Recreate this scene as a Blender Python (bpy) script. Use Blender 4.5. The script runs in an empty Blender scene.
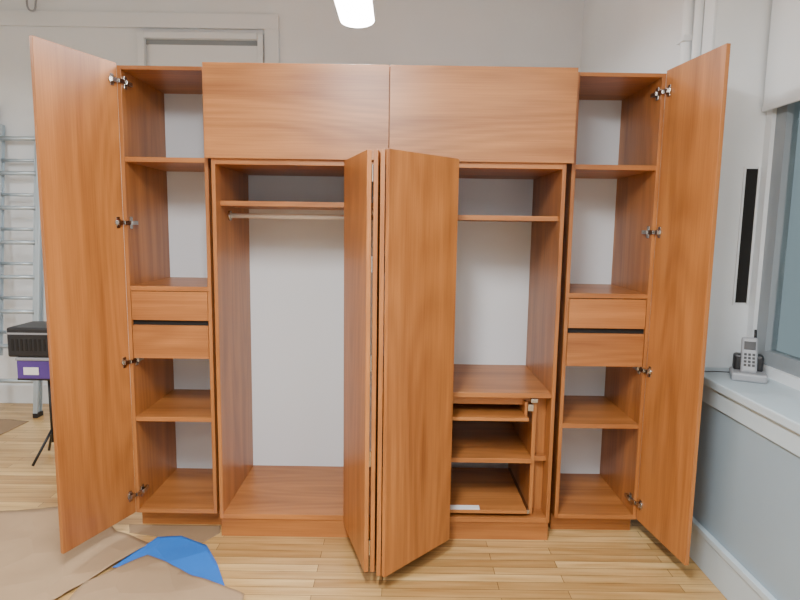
import bpy, bmesh, math, random
from mathutils import Vector, Matrix, noise
random.seed(4)
S=bpy.context.scene
COL=S.collection

# ------------------------------------------------------------ materials
def newmat(name):
    m=bpy.data.materials.new(name);m.use_nodes=True
    nt=m.node_tree;b=nt.nodes['Principled BSDF'];return m,nt,b
def N(nt,t,**k):
    n=nt.nodes.new(t)
    for a,v in k.items():setattr(n,a,v)
    return n
def plain(name,col,rough=.5,metal=0,bump=0,bscale=60,var=0,crease=0):
    m,nt,b=newmat(name)
    b.inputs['Base Color'].default_value=(*col,1);b.inputs['Roughness'].default_value=rough;b.inputs['Metallic'].default_value=metal
    tc=N(nt,'ShaderNodeTexCoord');no=N(nt,'ShaderNodeTexNoise');no.inputs['Scale'].default_value=bscale;no.inputs['Detail'].default_value=3
    nt.links.new(tc.outputs['Object'],no.inputs['Vector'])
    if var:
        n2=N(nt,'ShaderNodeTexNoise');n2.inputs['Scale'].default_value=1.3;n2.inputs['Detail'].default_value=5
        nt.links.new(tc.outputs['Object'],n2.inputs['Vector'])
        r=N(nt,'ShaderNodeValToRGB');r.color_ramp.elements[0].position=.3;r.color_ramp.elements[1].position=.7
        r.color_ramp.elements[0].color=(*[c*(1-var) for c in col],1);r.color_ramp.elements[1].color=(*[min(1,c*(1+var*.4)) for c in col],1)
        nt.links.new(n2.outputs['Fac'],r.inputs['Fac']);nt.links.new(r.outputs['Color'],b.inputs['Base Color'])
    if bump:
        bp=N(nt,'ShaderNodeBump');bp.inputs['Strength'].default_value=bump;bp.inputs['Distance'].default_value=.004
        nt.links.new(no.outputs['Fac'],bp.inputs['Height']);nt.links.new(bp.outputs['Normal'],b.inputs['Normal'])
        if crease:
            vo=N(nt,'ShaderNodeTexVoronoi');vo.feature='F1';vo.inputs['Scale'].default_value=5
            nt.links.new(tc.outputs['Object'],vo.inputs['Vector'])
            b2=N(nt,'ShaderNodeBump');b2.inputs['Strength'].default_value=crease;b2.inputs['Distance'].default_value=.06
            nt.links.new(vo.outputs['Distance'],b2.inputs['Height']);nt.links.new(b2.outputs['Normal'],bp.inputs['Normal'])
    return m
def wood(name,axis,dark=(.225,.072,.016),light=(.465,.180,.048),rough=.36):
    m,nt,b=newmat(name);L=nt.links
    tc=N(nt,'ShaderNodeTexCoord');oi=N(nt,'ShaderNodeObjectInfo')
    mul=N(nt,'ShaderNodeMath',operation='MULTIPLY');mul.inputs[1].default_value=13.0
    L.new(oi.outputs['Random'],mul.inputs[0])
    add=N(nt,'ShaderNodeVectorMath',operation='ADD');L.new(tc.outputs['Object'],add.inputs[0]);L.new(mul.outputs[0],add.inputs[1])
    def mapped(s_across,s_along):
        mp=N(nt,'ShaderNodeMapping');sc=[s_across]*3;sc[axis]=s_along
        mp.inputs['Scale'].default_value=sc;L.new(add.outputs[0],mp.inputs['Vector']);return mp
    big=N(nt,'ShaderNodeTexNoise');big.inputs['Scale'].default_value=1;big.inputs['Detail'].default_value=1.2;big.inputs['Roughness'].default_value=.35
    L.new(mapped(3.2,.42).outputs[0],big.inputs['Vector'])
    m1=N(nt,'ShaderNodeMath',operation='MULTIPLY');m1.inputs[1].default_value=95;L.new(big.outputs['Fac'],m1.inputs[0])
    sn=N(nt,'ShaderNodeMath',operation='SINE');L.new(m1.outputs[0],sn.inputs[0])
    fine=N(nt,'ShaderNodeTexNoise');fine.inputs['Scale'].default_value=1;fine.inputs['Detail'].default_value=4
    L.new(mapped(150,4).outputs[0],fine.inputs['Vector'])
    mid=N(nt,'ShaderNodeTexNoise');mid.inputs['Scale'].default_value=1;mid.inputs['Detail'].default_value=2
    L.new(mapped(10,.7).outputs[0],mid.inputs['Vector'])
    a1=N(nt,'ShaderNodeMath',operation='MULTIPLY_ADD');a1.inputs[1].default_value=.07;L.new(sn.outputs[0],a1.inputs[0]);L.new(mid.outputs['Fac'],a1.inputs[2])
    a2=N(nt,'ShaderNodeMath',operation='MULTIPLY_ADD');a2.inputs[1].default_value=.5;L.new(fine.outputs['Fac'],a2.inputs[0]);L.new(a1.outputs[0],a2.inputs[2])
    r=N(nt,'ShaderNodeValToRGB');r.color_ramp.elements[0].position=.38;r.color_ramp.elements[1].position=1.05
    r.color_ramp.elements[0].color=(*dark,1);r.color_ramp.elements[1].color=(*light,1)
    L.new(a2.outputs[0],r.inputs['Fac']);L.new(r.outputs['Color'],b.inputs['Base Color'])
    b.inputs['Roughness'].default_value=rough
    return m
WV=wood('cherry_laminate_vertical',2);WH=wood('cherry_laminate_horizontal',0);WD=wood('cherry_laminate_depth',1)
WX=wood('cherry_laminate_panel_local_x',0,(.245,.082,.020),(.50,.205,.060))
WHITE=plain('white_paint',(.78,.81,.83),.6,bump=.25,bscale=35,var=.05)
TRIM=plain('white_trim_paint',(.74,.77,.79),.45,bump=.1,bscale=20)
LOWER=plain('pale_blue_grey_paint',(.29,.37,.43),.45,bump=.15,bscale=25,var=.08)
SILL=plain('sill_paint',(.48,.57,.62),.4,bump=.1,bscale=25,var=.05)
BACKP=plain('white_back_panel',(.70,.74,.78),.5)
CHROME=plain('hinge_nickel',(.50,.48,.45),.25,1)
ALU=plain('brushed_aluminium',(.50,.58,.63),.4,.6)
BLACK=plain('black_plastic',(.012,.012,.014),.4)
DARK=plain('dark_gap',(.008,.007,.006),.8)
PURPLE=plain('purple_box',(.09,.045,.26),.45)
GREY=plain('silver_plastic',(.30,.31,.33),.35)
SASH=plain('sash_grey_paint',(.26,.29,.31),.4)
ROD=plain('white_closet_rod',(.80,.76,.70),.35)
KRAFT=plain('kraft_paper',(.38,.255,.145),.8,bump=.25,bscale=9,var=.25,crease=.35)
KRAFT2=plain('cardboard',(.27,.175,.095),.85,bump=.2,bscale=15,var=.15)
BLUE=plain('blue_plastic',(.02,.17,.62),.4,bump=.4,bscale=10,crease=.3)
PAPER=plain('white_paper',(.8,.8,.8),.7)
SHADE=plain('shade_fabric',(.74,.77,.79),.8,bump=.1,bscale=100)
CEIL=plain('ceiling_paint',(.70,.71,.71),.8)
def emis(name,col,s):
    m,nt,b=newmat(name);b.inputs['Base Color'].default_value=(*col,1);b.inputs['Emission Color'].default_value=(*col,1);b.inputs['Emission Strength'].default_value=s;return m
TUBE=emis('fluorescent_diffuser',(1,1,.98),22)
def glassmat():
    m,nt,b=newmat('window_glass');b.inputs['Base Color'].default_value=(.85,.92,.93,1);b.inputs['Roughness'].default_value=.03
    b.inputs['Transmission Weight'].default_value=1;b.inputs['IOR'].default_value=1.1;return m
GLASS=glassmat()
def floormat():
    m,nt,b=newmat('maple_strip_floor');L=nt.links
    tc=N(nt,'ShaderNodeTexCoord')
    br=N(nt,'ShaderNodeTexBrick');br.offset=.37;br.offset_frequency=2;br.squash=1
    br.inputs['Scale'].default_value=1;br.inputs['Brick Width'].default_value=.85;br.inputs['Row Height'].default_value=.06
    br.inputs['Mortar Size'].default_value=.0015;br.inputs['Mortar Smooth'].default_value=.3;br.inputs['Bias'].default_value=-.1
    br.inputs['Color1'].default_value=(.68,.46,.195,1);br.inputs['Color2'].default_value=(.42,.24,.085,1);br.inputs['Mortar'].default_value=(.11,.06,.022,1)
    L.new(tc.outputs['Object'],br.inputs['Vector'])
    mp=N(nt,'ShaderNodeMapping');mp.inputs['Scale'].default_value=(1.6,22,1);L.new(tc.outputs['Object'],mp.inputs['Vector'])
    no=N(nt,'ShaderNodeTexNoise');no.inputs['Scale'].default_value=1.5;no.inputs['Detail'].default_value=5;L.new(mp.outputs[0],no.inputs['Vector'])
    r=N(nt,'ShaderNodeValToRGB');r.color_ramp.elements[0].position=.3;r.color_ramp.elements[1].position=.65
    r.color_ramp.elements[0].color=(.68,.58,.46,1);r.color_ramp.elements[1].color=(1,1,1,1);L.new(no.outputs['Fac'],r.inputs['Fac'])
    mx=N(nt,'ShaderNodeMix',data_type='RGBA',blend_type='MULTIPLY');mx.inputs[0].default_value=.9
    L.new(br.outputs['Color'],mx.inputs[6]);L.new(r.outputs['Color'],mx.inputs[7]);L.new(mx.outputs[2],b.inputs['Base Color'])
    b.inputs['Roughness'].default_value=.28
    return m
FLOOR=floormat()

# ------------------------------------------------------------ helpers
def link(o,parent=None):
    COL.objects.link(o)
    if parent:o.parent=parent
    return o
def empty(name,loc=(0,0,0)):
    o=bpy.data.objects.new(name,None);o.empty_display_size=.1;o.location=loc;COL.objects.link(o);return o
def bm_box(bm,x0,x1,y0,y1,z0,z1,M=None):
    vs=[Vector((x,y,z)) for x in(x0,x1) for y in(y0,y1) for z in(z0,z1)]
    if M:vs=[M@v for v in vs]
    v=[bm.verts.new(p) for p in vs]
    for f in((0,1,3,2),(4,6,7,5),(0,4,5,1),(2,3,7,6),(0,2,6,4),(1,5,7,3)):bm.faces.new([v[i] for i in f])
def bm_cyl(bm,p,q,r,seg=16,r2=None):
    p=Vector(p);q=Vector(q);d=q-p
    M=Matrix.Translation((p+q)/2)@d.to_track_quat('Z','Y').to_matrix().to_4x4()
    bmesh.ops.create_cone(bm,cap_ends=True,segments=seg,radius1=r,radius2=r if r2 is None else r2,depth=d.length,matrix=M)
def obj(name,bm,mat,parent=None,bevel=0,smooth=False,loc=None):
    bmesh.ops.recalc_face_normals(bm,faces=bm.faces)
    me=bpy.data.meshes.new(name)
    if smooth:
        for f in bm.faces:f.smooth=len(f.verts)<=4
    bm.to_mesh(me);bm.free()
    for m in (mat if isinstance(mat,list) else [mat]):me.materials.append(m)
    o=bpy.data.objects.new(name,me);link(o,parent)
    if bevel:
        md=o.modifiers.new('bevel','BEVEL');md.width=bevel;md.segments=2;md.limit_method='ANGLE'
    return o
def box(name,x0,x1,y0,y1,z0,z1,mat,parent=None,bevel=.0012):
    bm=bmesh.new();bm_box(bm,x0,x1,y0,y1,z0,z1);return obj(name,bm,mat,parent,bevel)
def boxes(name,lst,mat,parent=None,bevel=.0012):
    bm=bmesh.new()
    for b in lst:bm_box(bm,*b)
    return obj(name,bm,mat,parent,bevel)
def cyls(name,lst,mat,parent=None,seg=16):
    bm=bmesh.new()
    for c in lst:bm_cyl(bm,c[0],c[1],c[2],seg)
    return obj(name,bm,mat,parent,0,True)

# ------------------------------------------------------------ room
XR=1.57;YB=2.2;XL=-4.6;YF=-5.5;ZC=3.85
box('floor',XL-.2,XR+.4,YF-.2,YB+.2,-.1,0,FLOOR,bevel=0)
box('ceiling',XL-.2,XR+.4,YF-.2,YB+.2,ZC,ZC+.1,CEIL,bevel=0)
box('wall_back',XL-.2,XR+.4,YB,YB+.2,0,ZC,WHITE,bevel=0)
box('wall_left',XL-.2,XL,YF,YB,0,ZC,WHITE,bevel=0)
box('wall_front',XL-.2,XR+.4,YF-.2,YF,0,ZC,WHITE,bevel=0)
WY0=-2.1; ZS=.94; ZT=3.3
boxes('wall_right',[(XR,XR+.4,0,YB,0,ZC),(XR,XR+.4,YF,WY0,0,ZC),(XR,XR+.4,WY0,0,ZT,ZC)],WHITE,bevel=0)
box('wall_right_apron',XR,XR+.4,WY0,0,0,ZS-.04,LOWER,bevel=0)
box('trim_1',XR-.03,XR+.4,WY0,-.0005,ZS-.04,ZS,SILL,bevel=.006)   # window stool
box('trim_5',XR-.012,XR,WY0,0,ZS-.13,ZS-.04,SILL,bevel=.003)     # stool apron moulding
boxes('baseboard_right',[(XR-.02,XR,YF,YB,0,.17),(XR-.028,XR,YF,YB,.17,.2)],SILL,bevel=.003)
box('baseboard_back',XL,XR-.03,YB-.02,YB,0,.17,TRIM,bevel=.003)
box('trim_2',XR-.015,XR,-.001,.10,ZS,ZC-.002,TRIM,bevel=.004)
# dark slot with metal edge in the window reveal
sl=empty('sash_cord_slot')
box('slot_opening',1.772,1.832,-.006,-.001,1.28,1.95,DARK,sl,0)
boxes('slot_edge',[(1.762,1.772,-.01,-.001,1.27,1.96),(1.832,1.842,-.01,-.001,1.27,1.96)],TRIM,sl,.001)
# window
w=empty('window_1')
xf=1.85
boxes('frame',[(xf,xf+.1,-.05,0,ZS,ZT),(xf,xf+.1,WY0,WY0+.05,ZS,ZT),(xf,xf+.1,WY0+.05,-.05,ZS,ZS+.05),(xf,xf+.1,WY0+.05,-.05,ZT-.07,ZT)],TRIM,w,0)
boxes('sash',[(xf+.02,xf+.08,-.13,-.05,ZS+.05,ZT-.07),(xf+.02,xf+.08,WY0+.05,WY0+.13,ZS+.05,ZT-.07),(xf+.02,xf+.08,-1.08,-1.02,ZS+.12,ZT-.07),
   (xf+.02,xf+.08,WY0+.13,-.13,ZS+.05,ZS+.12)],SASH,w,0)
box('glass',xf+.05,xf+.056,WY0+.10,-.10,ZS+.1,ZT-.08,GLASS,w,0)
rs=empty('roller_shade')
box('shade_cloth',xf-.03,xf-.026,WY0+.03,-.02,2.24,ZT-.05,SHADE,rs,0)
box('bottom_bar',xf-.036,xf-.02,WY0+.03,-.02,2.22,2.25,TRIM,rs,.004)
cyls('roller',[((xf-.04,WY0+.02,ZT-.05),(xf-.04,-.01,ZT-.05),.03)],TRIM,rs)
# door/partition casing on back wall
box('trim_3',-4.55,-.98,YB-.035,YB,3.26,3.38,TRIM,bevel=.004)
box('trim_4',-1.10,-.98,YB-.035,YB,0,3.26,TRIM,bevel=.004)
d=empty('door_1')
box('door_leaf',-2.08,-1.16,YB-.012,YB-.001,.01,3.13,TRIM,d,.002)
boxes('casing',[(-2.16,-2.10,YB-.06,YB-.001,0,3.22),(-1.155,-1.11,YB-.05,YB-.001,0,3.22),(-2.10,-1.155,YB-.06,YB-.001,3.17,3.22)],TRIM,d,.004)
box('shadow_gap',-2.10,-1.155,YB-.011,YB-.0005,3.13,3.17,SASH,d,0)
# pipes
p=empty('wall_pipe')
cyls('pipe_run',[((1.525,.19,0.2),(1.525,.19,ZC),.034),((1.54,.115,0.2),(1.54,.115,ZC),.022)],TRIM,p,24)
boxes('pipe_clamp',[(1.485,1.569,.15,.23,z,z+.03) for z in(1.0,2.6)],TRIM,p,.004)
# hanging cable
cv=bpy.data.curves.new('hanging_cable','CURVE');cv.dimensions='3D';cv.bevel_depth=.008
sp=cv.splines.new('BEZIER');pts=[(-3.02,2.12,3.849),(-3.04,2.12,3.5),(-3.0,2.12,3.36),(-2.96,2.12,3.45)]
sp.bezier_points.add(len(pts)-1)
for bp,q in zip(sp.bezier_points,pts):bp.co=q;bp.handle_left_type=bp.handle_right_type='AUTO'
cv.materials.append(GREY);o=bpy.data.objects.new('hanging_cable',cv);COL.objects.link(o)

# ------------------------------------------------------------ ceiling lights
def fixture(x,y0,y1,z,power):
    e=empty('fluorescent_light_fixture')
    bm=bmesh.new()
    bm_box(bm,x-.115,x+.115,y0,y1,z+.05,z+.09)
    bm_box(bm,x-.03,x+.03,y0+.02,y1-.02,z+.09,z+.12)
    obj('housing',bm,TRIM,e,.004)
    # curved diffuser
    bm=bmesh.new();n=10;prev=None
    for i in range(n+1):
        a=math.pi*i/n;px=x-.11*math.cos(a);pz=z+.05-.045*math.sin(a)
        v=(bm.verts.new((px,y0+.01,pz)),bm.verts.new((px,y1-.01,pz)))
        if prev:bm.faces.new((prev[0],v[0],v[1],prev[1]))
        prev=v
    bm.verts.ensure_lookup_table()
    bm.faces.new([bm.verts[2*i] for i in range(n+1)]);bm.faces.new([bm.verts[2*i+1] for i in range(n+1)])
    obj('diffuser',bm,TUBE,e)
    cyls('hanger',[((x,y0+.15,z+.1),(x,y0+.15,ZC),.006),((x,y1-.15,z+.1),(x,y1-.15,ZC),.006)],GREY,e,8)
    ld=bpy.data.lights.new('tube_lamp','AREA');ld.shape='RECTANGLE';ld.size=.18;ld.size_y=abs(y1-y0)-.05;ld.energy=power;ld.color=(.97,.985,1)
    l=bpy.data.objects.new('tube_lamp',ld);l.location=(x,(y0+y1)/2,z-.01);link(l,e)
fixture(-.235,-.25,1.0,2.9,60)
fixture(-.235,-3.0,-1.7,2.9,140)
fixture(-.235,-4.8,-3.5,2.9,25)
fixture(-2.9,-.9,.4,2.9,38)
fixture(-2.9,-3.5,-2.2,2.9,10)
fixture(1.0,-3.5,-2.2,2.9,8)

# ------------------------------------------------------------ wardrobe
W=empty('wardrobe')
T=.019
H=2.40
def tower(s,shelf,draw,xi,xo):
    # s=-1 left, +1 right
    def X(a,b):return (min(s*a,s*b),max(s*a,s*b))
    n='left' if s<0 else 'right'
    x0,x1=X(xi,xi+T);box(n+'_tower_inner_side',x0,x1,0,.55,.10,H,WV,W)
    x0,x1=X(xo-T,xo);box(n+'_tower_outer_side',x0,x1,0,.55,.10,H,WV,W)
    x0,x1=X(xi+T,xo-T)
    box(n+'_tower_top',x0,x1,0,.55,H-T,H,WH,W)
    box(n+'_tower_bottom',x0,x1,0,.55,.10,.10+T+.004,WH,W)
    box(n+'_tower_back',x0,x1,.53,.545,.12,H-T,BACKP,W,0)
    X0,X1=X(xi,xo);box(n+'_tower_toe_kick',X0,X1,.07,.50,0,.10,WH,W)
    for i,z in enumerate(shelf):box(n+'_tower_shelf_%d'%(i+1),x0,x1,.004,.53,z-.024,z,WH,W)
    for i,(z0,z1) in enumerate(draw):
        box(n+'_drawer_front_%d'%(i+1),x0+.003,x1-.003,.002,.021,z0,z1,WH,W)
        boxes(n+'_drawer_box_%d'%(i+1),[(x0+.015,x0+.03,.021,.48,z0+.02,z1-.03),(x1-.03,x1-.015,.021,.48,z0+.02,z1-.03),(x0+.03,x1-.03,.465,.48,z0+.02,z1-.03),(x0+.03,x1-.03,.021,.465,z0+.02,z0+.03)],BACKP,W,0)
    # black strip stands in for the shade in the gap between the drawers
    box(n+'_drawer_gap_shade',x0,x1,.022,.04,draw[1][1]-.025,draw[0][0]+.018,DARK,W,0)
tower(-1,[1.965,1.32,.63],[(1.145,1.293),(.945,1.118)],.899,1.333)
tower(1,[1.96,1.315,.625],[(1.135,1.287),(.935,1.107)],.909,1.348)
# centre carcass
a=.868;yf=-.052;yb=.60;zb=.10
for s,n in((-1,'left'),(1,'right')):
    x0,x1=sorted((s*(a-T),s*a));box('centre_%s_side'%n,x0,x1,yf,yb,zb,H-.003,WV,W)
box('centre_divider',-.012,.012,yf,yb,zb,H-.02,WV,W)
box('centre_top',-a+T,a-T,yf,yb,H-T,H-.001,WH,W)
for s,n in((-1,'left'),(1,'right')):
    x0,x1=sorted((s*.012,s*(a-T)))
    box('centre_%s_header'%n,x0,x1,yf+.001,yb,1.930,1.975,WH,W)
    box('centre_%s_bottom'%n,x0,x1,yf,yb,zb,zb+.027,WH,W)
    box('centre_%s_back'%n,x0,x1,yb-.02,yb-.008,zb+.02,1.93,BACKP,W,0)
box('centre_toe_kick',-a+.004,a-.004,-.045,yb-.05,0,zb,WH,W)
# upper doors
box('upper_left_door',-.892,-.002,yf-.021,yf-.002,1.957,H+.002,WX,W)
box('upper_right_door',.002,.896,yf-.021,yf-.002,1.957,H+.002,WX,W)
# left closet: shelf + rod
box('closet_shelf',-a+T,-.012,.02,yb-.02,1.732,1.757,WH,W)
cyls('hanging_rod',[((-a+T,.17,1.685),(-.012,.17,1.685),.013)],ROD,W,20)
cyls('rod_flange',[((-a+T,.17,1.685),(-a+T+.01,.17,1.685),.026),((-.022,.17,1.685),(-.012,.17,1.685),.026)],CHROME,W,20)
# right closet: shelf, desk, keyboard tray, shelves, pull-out
xa,xb=.012,a-T
box('study_shelf',xa,xb,-.02,yb-.02,1.678,1.702,WH,W)
box('desk_top',xa,xb,-.045,yb-.02,.775,.80,WH,W)
box('desk_inner_side',.765,.785,-.01,yb-.02,zb+.027,.775,WV,W)
box('desk_filler',.785,xb,.05,.07,zb+.027,.775,WV,W)
box('keyboard_tray',xa+.02,.735,-.06,.40,.655,.672,WH,W)
box('keyboard_tray_back',xa+.02,.735,.385,.40,.672,.74,WH,W)
box('keyboard_tray_side',.72,.735,-.02,.385,.672,.745,WD,W)
boxes('tray_slides',[(.736,.764,-.03,.42,.70,.735),(.75,.785,-.03,-.015,.745,.765)],CHROME,W,.001)
box('desk_rail',xa,.765,.02,.04,.72,.775,WH,W)
box('lower_shelf',xa,.765,-.035,yb-.02,.42,.445,WH,W)
box('lower_shelf_extension',.785,xb,.0,yb-.02,.42,.445,WH,W)
box('pull_out_board',xa+.02,.748,-.05,.50,.148,.165,WH,W)
boxes('pull_out_slides',[(.749,.764,-.04,.5,.145,.165),(xa+.001,xa+.019,-.04,.5,.145,.165)],CHROME,W,0)
box('label_card',.34,.50,-.045,.0,.1655,.168,PAPER,W,0)

# doors --------------------------------------------------------
def panel(name,p,q,z0,z1,side):
    """door leaf running from p to q in plan, thickness to `side`"""
    p=Vector((p[0],p[1],0));q=Vector((q[0],q[1],0));d=(q-p);L=d.length
    bm=bmesh.new();y0,y1=(0,T) if side>0 else (-T,0)
    bm_box(bm,0,L,y0,y1,z0,z1)
    o=obj(name,bm,WV,W,.0015);o.location=p;o.rotation_euler=(0,0,math.atan2(d.y,d.x));return o
wd=.438
tl,tr=.360,.118
hl=Vector((-1.331,-.004));hr=Vector((1.346,-.004))
ql=hl+Vector((-wd*math.sin(tl),-wd*math.cos(tl)));qr=hr+Vector((wd*math.sin(tr),-wd*math.cos(tr)))
panel('left_tower_door',hl,ql,.105,H+.010,-1)
panel('right_tower_door',hr,qr,.105,H+.012,1)
def hinges(sx,h,q,zs):
    d=(Vector((q[0],q[1],0))-Vector((h[0],h[1],0))).normalized()
    nrm=Vector((-d.y,d.x,0))
    if nrm.x*sx>0:nrm=-nrm
    bm=bmesh.new()
    for z in zs:
        b=Vector((h[0],h[1],z))
        M=Matrix.Translation(b+d*.024)@Matrix(((d.x,nrm.x,0,0),(d.y,nrm.y,0,0),(0,0,1,0),(0,0,0,1)))
        c=b+d*.034
        bm_cyl(bm,c,c+nrm*.006,.02,20)                       # cup
        bm_box(bm,0,.022,0,.004,-.028,.028,M)                   # cup flange
        bm_box(bm,-.012,.02,.004,.018,-.011,.011,M)               # knuckle
        # arm into cabinet
        a0=b+d*.01+nrm*.018;a1=Vector((h[0]-sx*.030,.055,z))
        e=(a1-a0).normalized();k=Vector((-e.y,e.x,0));ln=(a1-a0).length
        M2=Matrix.Translation(a0)@Matrix(((e.x,k.x,0,0),(e.y,k.y,0,0),(0,0,1,0),(0,0,0,1)))
        bm_box(bm,0,ln,-.006,.006,-.010,.010,M2)
        x0,x1=sorted((h[0]-sx*.0192,h[0]-sx*.024));bm_box(bm,x0,x1,.02,.05,z-.03,z+.03)  # wing plate
        x0,x1=sorted((h[0]-sx*.0192,h[0]-sx*.036));bm_box(bm,x0,x1,.025,.085,z-.010,z+.010)
    obj('%s_door_hinges'%('left' if sx<0 else 'right'),bm,CHROME,W,.001)
hinges(-1,hl,ql,[2.325,1.64,.93,.21])
hinges(1,hr,qr,[2.31,1.63,.92,.20])
zu,zl=1.955,.085
yp=-.056
# right bifold pair
A=Vector((-.006,-.52));panel('bifold_inner_panel_right',(.022,yp),A,zl,zu,-1)
panel('bifold_outer_panel_right',(A.x+.004,A.y),(.315,-.19),zl,zu,-1)
B=Vector((-.060,-.49));panel('bifold_inner_panel_left',(-.024,yp),(B.x+.006,B.y),zl,zu,1)
panel('bifold_outer_panel_left',(B.x-.003,B.y),(-.200,-.05),zl,zu,1)
bm=bmesh.new()
for z in(.2,.62,1.05,1.48,1.86):
    bm_cyl(bm,(B.x+.0015,B.y+.002,z-.035),(B.x+.0015,B.y+.002,z+.035),.0045,12)
    bm_cyl(bm,(A.x+.004,A.y+.03,z-.035),(A.x+.004,A.y+.03,z+.035),.006,12)
obj('bifold_hinges',bm,CHROME,W)
boxes('bifold_pivot_brackets',[(-.036,-.018,-.30,-.28,zu-.09,zu-.03),(-.036,-.018,-.30,-.28,zl+.03,zl+.09)],CHROME,W,.002)

# ------------------------------------------------------------ ladder
ld=empty('aluminium_ladder')
def rail(bm,x,y0,z0,y1,z1,wx=.028,wy=.07):
    d=Vector((0,y1-y0,z1-z0));L=d.length;d.normalize();k=Vector((0,-d.z,d.y))
    M=Matrix.Translation((x,y0,z0))@Matrix(((1,0,0,0),(0,k.y,d.y,0),(0,k.z,d.z,0),(0,0,0,1)))
    bm_box(bm,-wx/2,wx/2,-wy/2,-wy/2+.006,0,L,M);bm_box(bm,-wx/2,wx/2,wy/2-.006,wy/2,0,L,M);bm_box(bm,-.003,.003,-wy/2,wy/2,0,L,M)
bm=bmesh.new()
for x in(-3.38,-2.98):rail(bm,x,1.82,.03,2.14,2.62,.036)
for x in(-3.335,-3.03):rail(bm,x,1.92,.5,2.15,2.45,.026,.05)
obj('rails',bm,ALU,ld)
cyls('rungs',[((-3.38,1.82+.32*t,.03+2.59*t),(-2.98,1.82+.32*t,.03+2.59*t),.018) for t in [(.3+.29*i-.03)/2.59 for i in range(8)]]
  +[((-3.335,1.92+.23*t,.5+1.95*t),(-3.03,1.92+.23*t,.5+1.95*t),.014) for t in [(.2+.29*i)/1.95 for i in range(6)]],ALU,ld)
boxes('feet',[(-3.40,-3.36,1.78,1.87,0,.04),(-3.0,-2.96,1.78,1.87,0,.04)],BLACK,ld,.004)

# ------------------------------------------------------------ stand with boxes
st=empty('tripod_stand')
cz=(-2.33,.95)
cyls('legs',[((cz[0],cz[1],.12),(cz[0],cz[1],.585),.014)]+[((cz[0],cz[1],.22),(cz[0]+.17*math.cos(t),cz[1]+.17*math.sin(t),.012),.009) for t in(.2,2.3,4.4)],BLACK,st,12)
box('top_plate',-2.48,-2.22,.84,1.08,.585,.60,BLACK,st,.003)
pb=empty('purple_storage_box')
box('box_body',-2.465,-2.20,.82,1.08,.601,.725,PURPLE,pb,.006)
box('box_label',-2.42,-2.32,.817,.8199,.63,.68,PAPER,pb,0)
box('box_lid',-2.47,-2.195,.815,1.085,.725,.745,GREY,pb,.004)
bc=empty('black_equipment_case')
box('case_body',-2.52,-2.18,.82,1.10,.747,.945,BLACK,bc,.012)
boxes('case_vents',[(-2.49+.03*i,-2.475+.03*i,.8185,.8205,.79,.87) for i in range(8)],DARK,bc,0)
box('case_trim',-2.515,-2.185,.818,.8205,.90,.912,GREY,bc,0)

# ------------------------------------------------------------ papers on the floor
def sheet(name,poly,z,amp,mat,seed=0,thick=.0015):
    bm=bmesh.new();f=bm.faces.new([bm.verts.new((x,y,0)) for x,y in poly])
    bmesh.ops.triangulate(bm,faces=[f])
    for _ in range(4):bmesh.ops.subdivide_edges(bm,edges=bm.edges[:],cuts=1,use_grid_fill=True)
    for v in bm.verts:
        n=abs(noise.noise(Vector((v.co.x*2.2+seed,v.co.y*2.2,seed))))+.35*abs(noise.noise(Vector((v.co.x*8,v.co.y*8+seed,1))))
        v.co.z=z+amp*n
    o=obj(name,bm,mat,None,0,True)
    md=o.modifiers.new('thickness','SOLIDIFY');md.thickness=thick;md.offset=1
    return o
sheet('kraft_paper_sheet',[(-2.6,.12),(-1.87,.21),(-1.50,.05),(-1.43,-.03),(-1.2,-.147),(-1.42,-.62),(-1.6,-1.0),(-2.6,-1.0)],.006,.026,KRAFT,1)
sheet('kraft_paper_sheet',[(-1.16,-.27),(-.93,-.41),(-.60,-.585),(-.55,-.95),(-1.34,-.95),(-1.34,-.5)],.020,.026,KRAFT,5)
sheet('cardboard_piece',[(-1.40,.055),(-.90,.055),(-.88,-.02),(-.94,-.12),(-1.20,-.065),(-1.36,-.03)],.002,.003,KRAFT2,8,.003)
sheet('blue_plastic_sheet',[(-1.185,-.085),(-1.07,-.065),(-.91,-.15),(-.80,-.32),(-.715,-.49),(-.80,-.515),(-1.14,-.35),(-1.29,-.36)],.006,.009,BLUE,11)
sheet('cardboard_piece',[(-3.2,1.74),(-2.98,1.70),(-3.0,1.3),(-3.4,1.25),(-3.5,1.7)],.003,.006,KRAFT2,3,.004)

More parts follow.
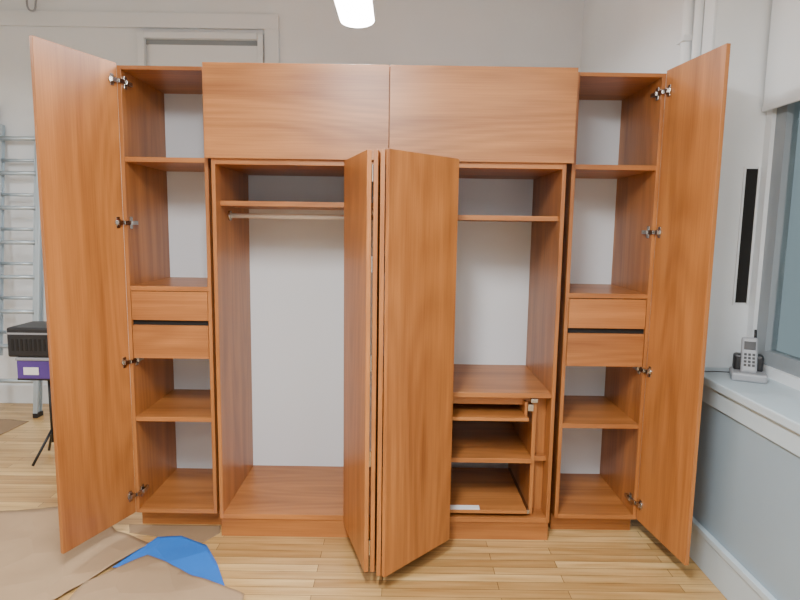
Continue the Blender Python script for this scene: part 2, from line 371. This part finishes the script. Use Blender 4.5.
# ------------------------------------------------------------ phone
PL=Vector((1.735,-.23,ZS))
ph=empty('cordless_phone',PL)
R=Matrix.Translation(PL)@Matrix.Rotation(math.radians(-25),4,'Z')@Matrix.Scale(1.15,4)
PI=Matrix.Translation(-PL)
def pbox(name,dims,mat,M,bev):
    bm=bmesh.new();bm_box(bm,*dims,M);o=obj(name,bm,mat,None,bev);o.parent=ph;o.matrix_parent_inverse=PI;return o
pbox('base',(-.065,.065,-.07,.06,0,.035),GREY,R,.01)
pbox('cradle_back',(-.055,.055,.0,.055,.03,.10),BLACK,R,.012)
T1=R@Matrix.Translation((0,-.016,.028))@Matrix.Rotation(math.radians(-20),4,'X')
pbox('handset',(-.030,.030,-.014,.014,0,.150),GREY,T1,.01)
pbox('handset_screen',(-.021,.021,-.0155,-.0135,.095,.13),BLACK,T1,.001)
bm=bmesh.new()
for i in range(3):
    for j in range(4):bm_box(bm,-.020+i*.015,-.010+i*.015,-.0165,-.0135,.025+j*.015,.035+j*.015,T1)
o=obj('handset_keys',bm,BLACK,None,.001);o.parent=ph;o.matrix_parent_inverse=PI
bm=bmesh.new();bm_cyl(bm,T1@Vector((.020,.004,.145)),T1@Vector((.020,.004,.185)),.006,12)
o=obj('antenna',bm,BLACK,None,0,True);o.parent=ph;o.matrix_parent_inverse=PI
# phone cord hanging down from the stool
cv=bpy.data.curves.new('cord','CURVE');cv.dimensions='3D';cv.bevel_depth=.0025
sp=cv.splines.new('BEZIER');pts=[(1.70,-.19,ZS+.02),(1.61,-.12,ZS+.006),(1.53,-.10,ZS-.01),(1.525,-.13,.6),(1.535,-.08,.25)]
sp.bezier_points.add(len(pts)-1)
for bp,q in zip(sp.bezier_points,pts):bp.co=q;bp.handle_left_type=bp.handle_right_type='AUTO'
cv.materials.append(BLACK);o=bpy.data.objects.new('cord',cv);COL.objects.link(o);o.parent=ph;o.matrix_parent_inverse=PI

# ------------------------------------------------------------ world + camera
wd_=bpy.data.worlds.new('World');S.world=wd_;wd_.use_nodes=True
bg=wd_.node_tree.nodes['Background'];bg.inputs[0].default_value=(.42,.52,.56,1);bg.inputs[1].default_value=.6
f=586.56;pi_,ya,ro=.125,.0015,.0145
F=Vector((math.sin(ya)*math.cos(pi_),math.cos(ya)*math.cos(pi_),-math.sin(pi_)))
Rr=F.cross(Vector((0,0,1))).normalized();U=Rr.cross(F)
R2=Rr*math.cos(ro)+U*math.sin(ro);U2=-Rr*math.sin(ro)+U*math.cos(ro)
cd=bpy.data.cameras.new('camera');cd.sensor_width=36;cd.lens=f/800*36;cd.clip_start=.05
co=bpy.data.objects.new('camera',cd);COL.objects.link(co)
M=Matrix((( R2.x,U2.x,-F.x,.0595),(R2.y,U2.y,-F.y,-2.9753),(R2.z,U2.z,-F.z,1.6417),(0,0,0,1)))
co.matrix_world=M
S.camera=co
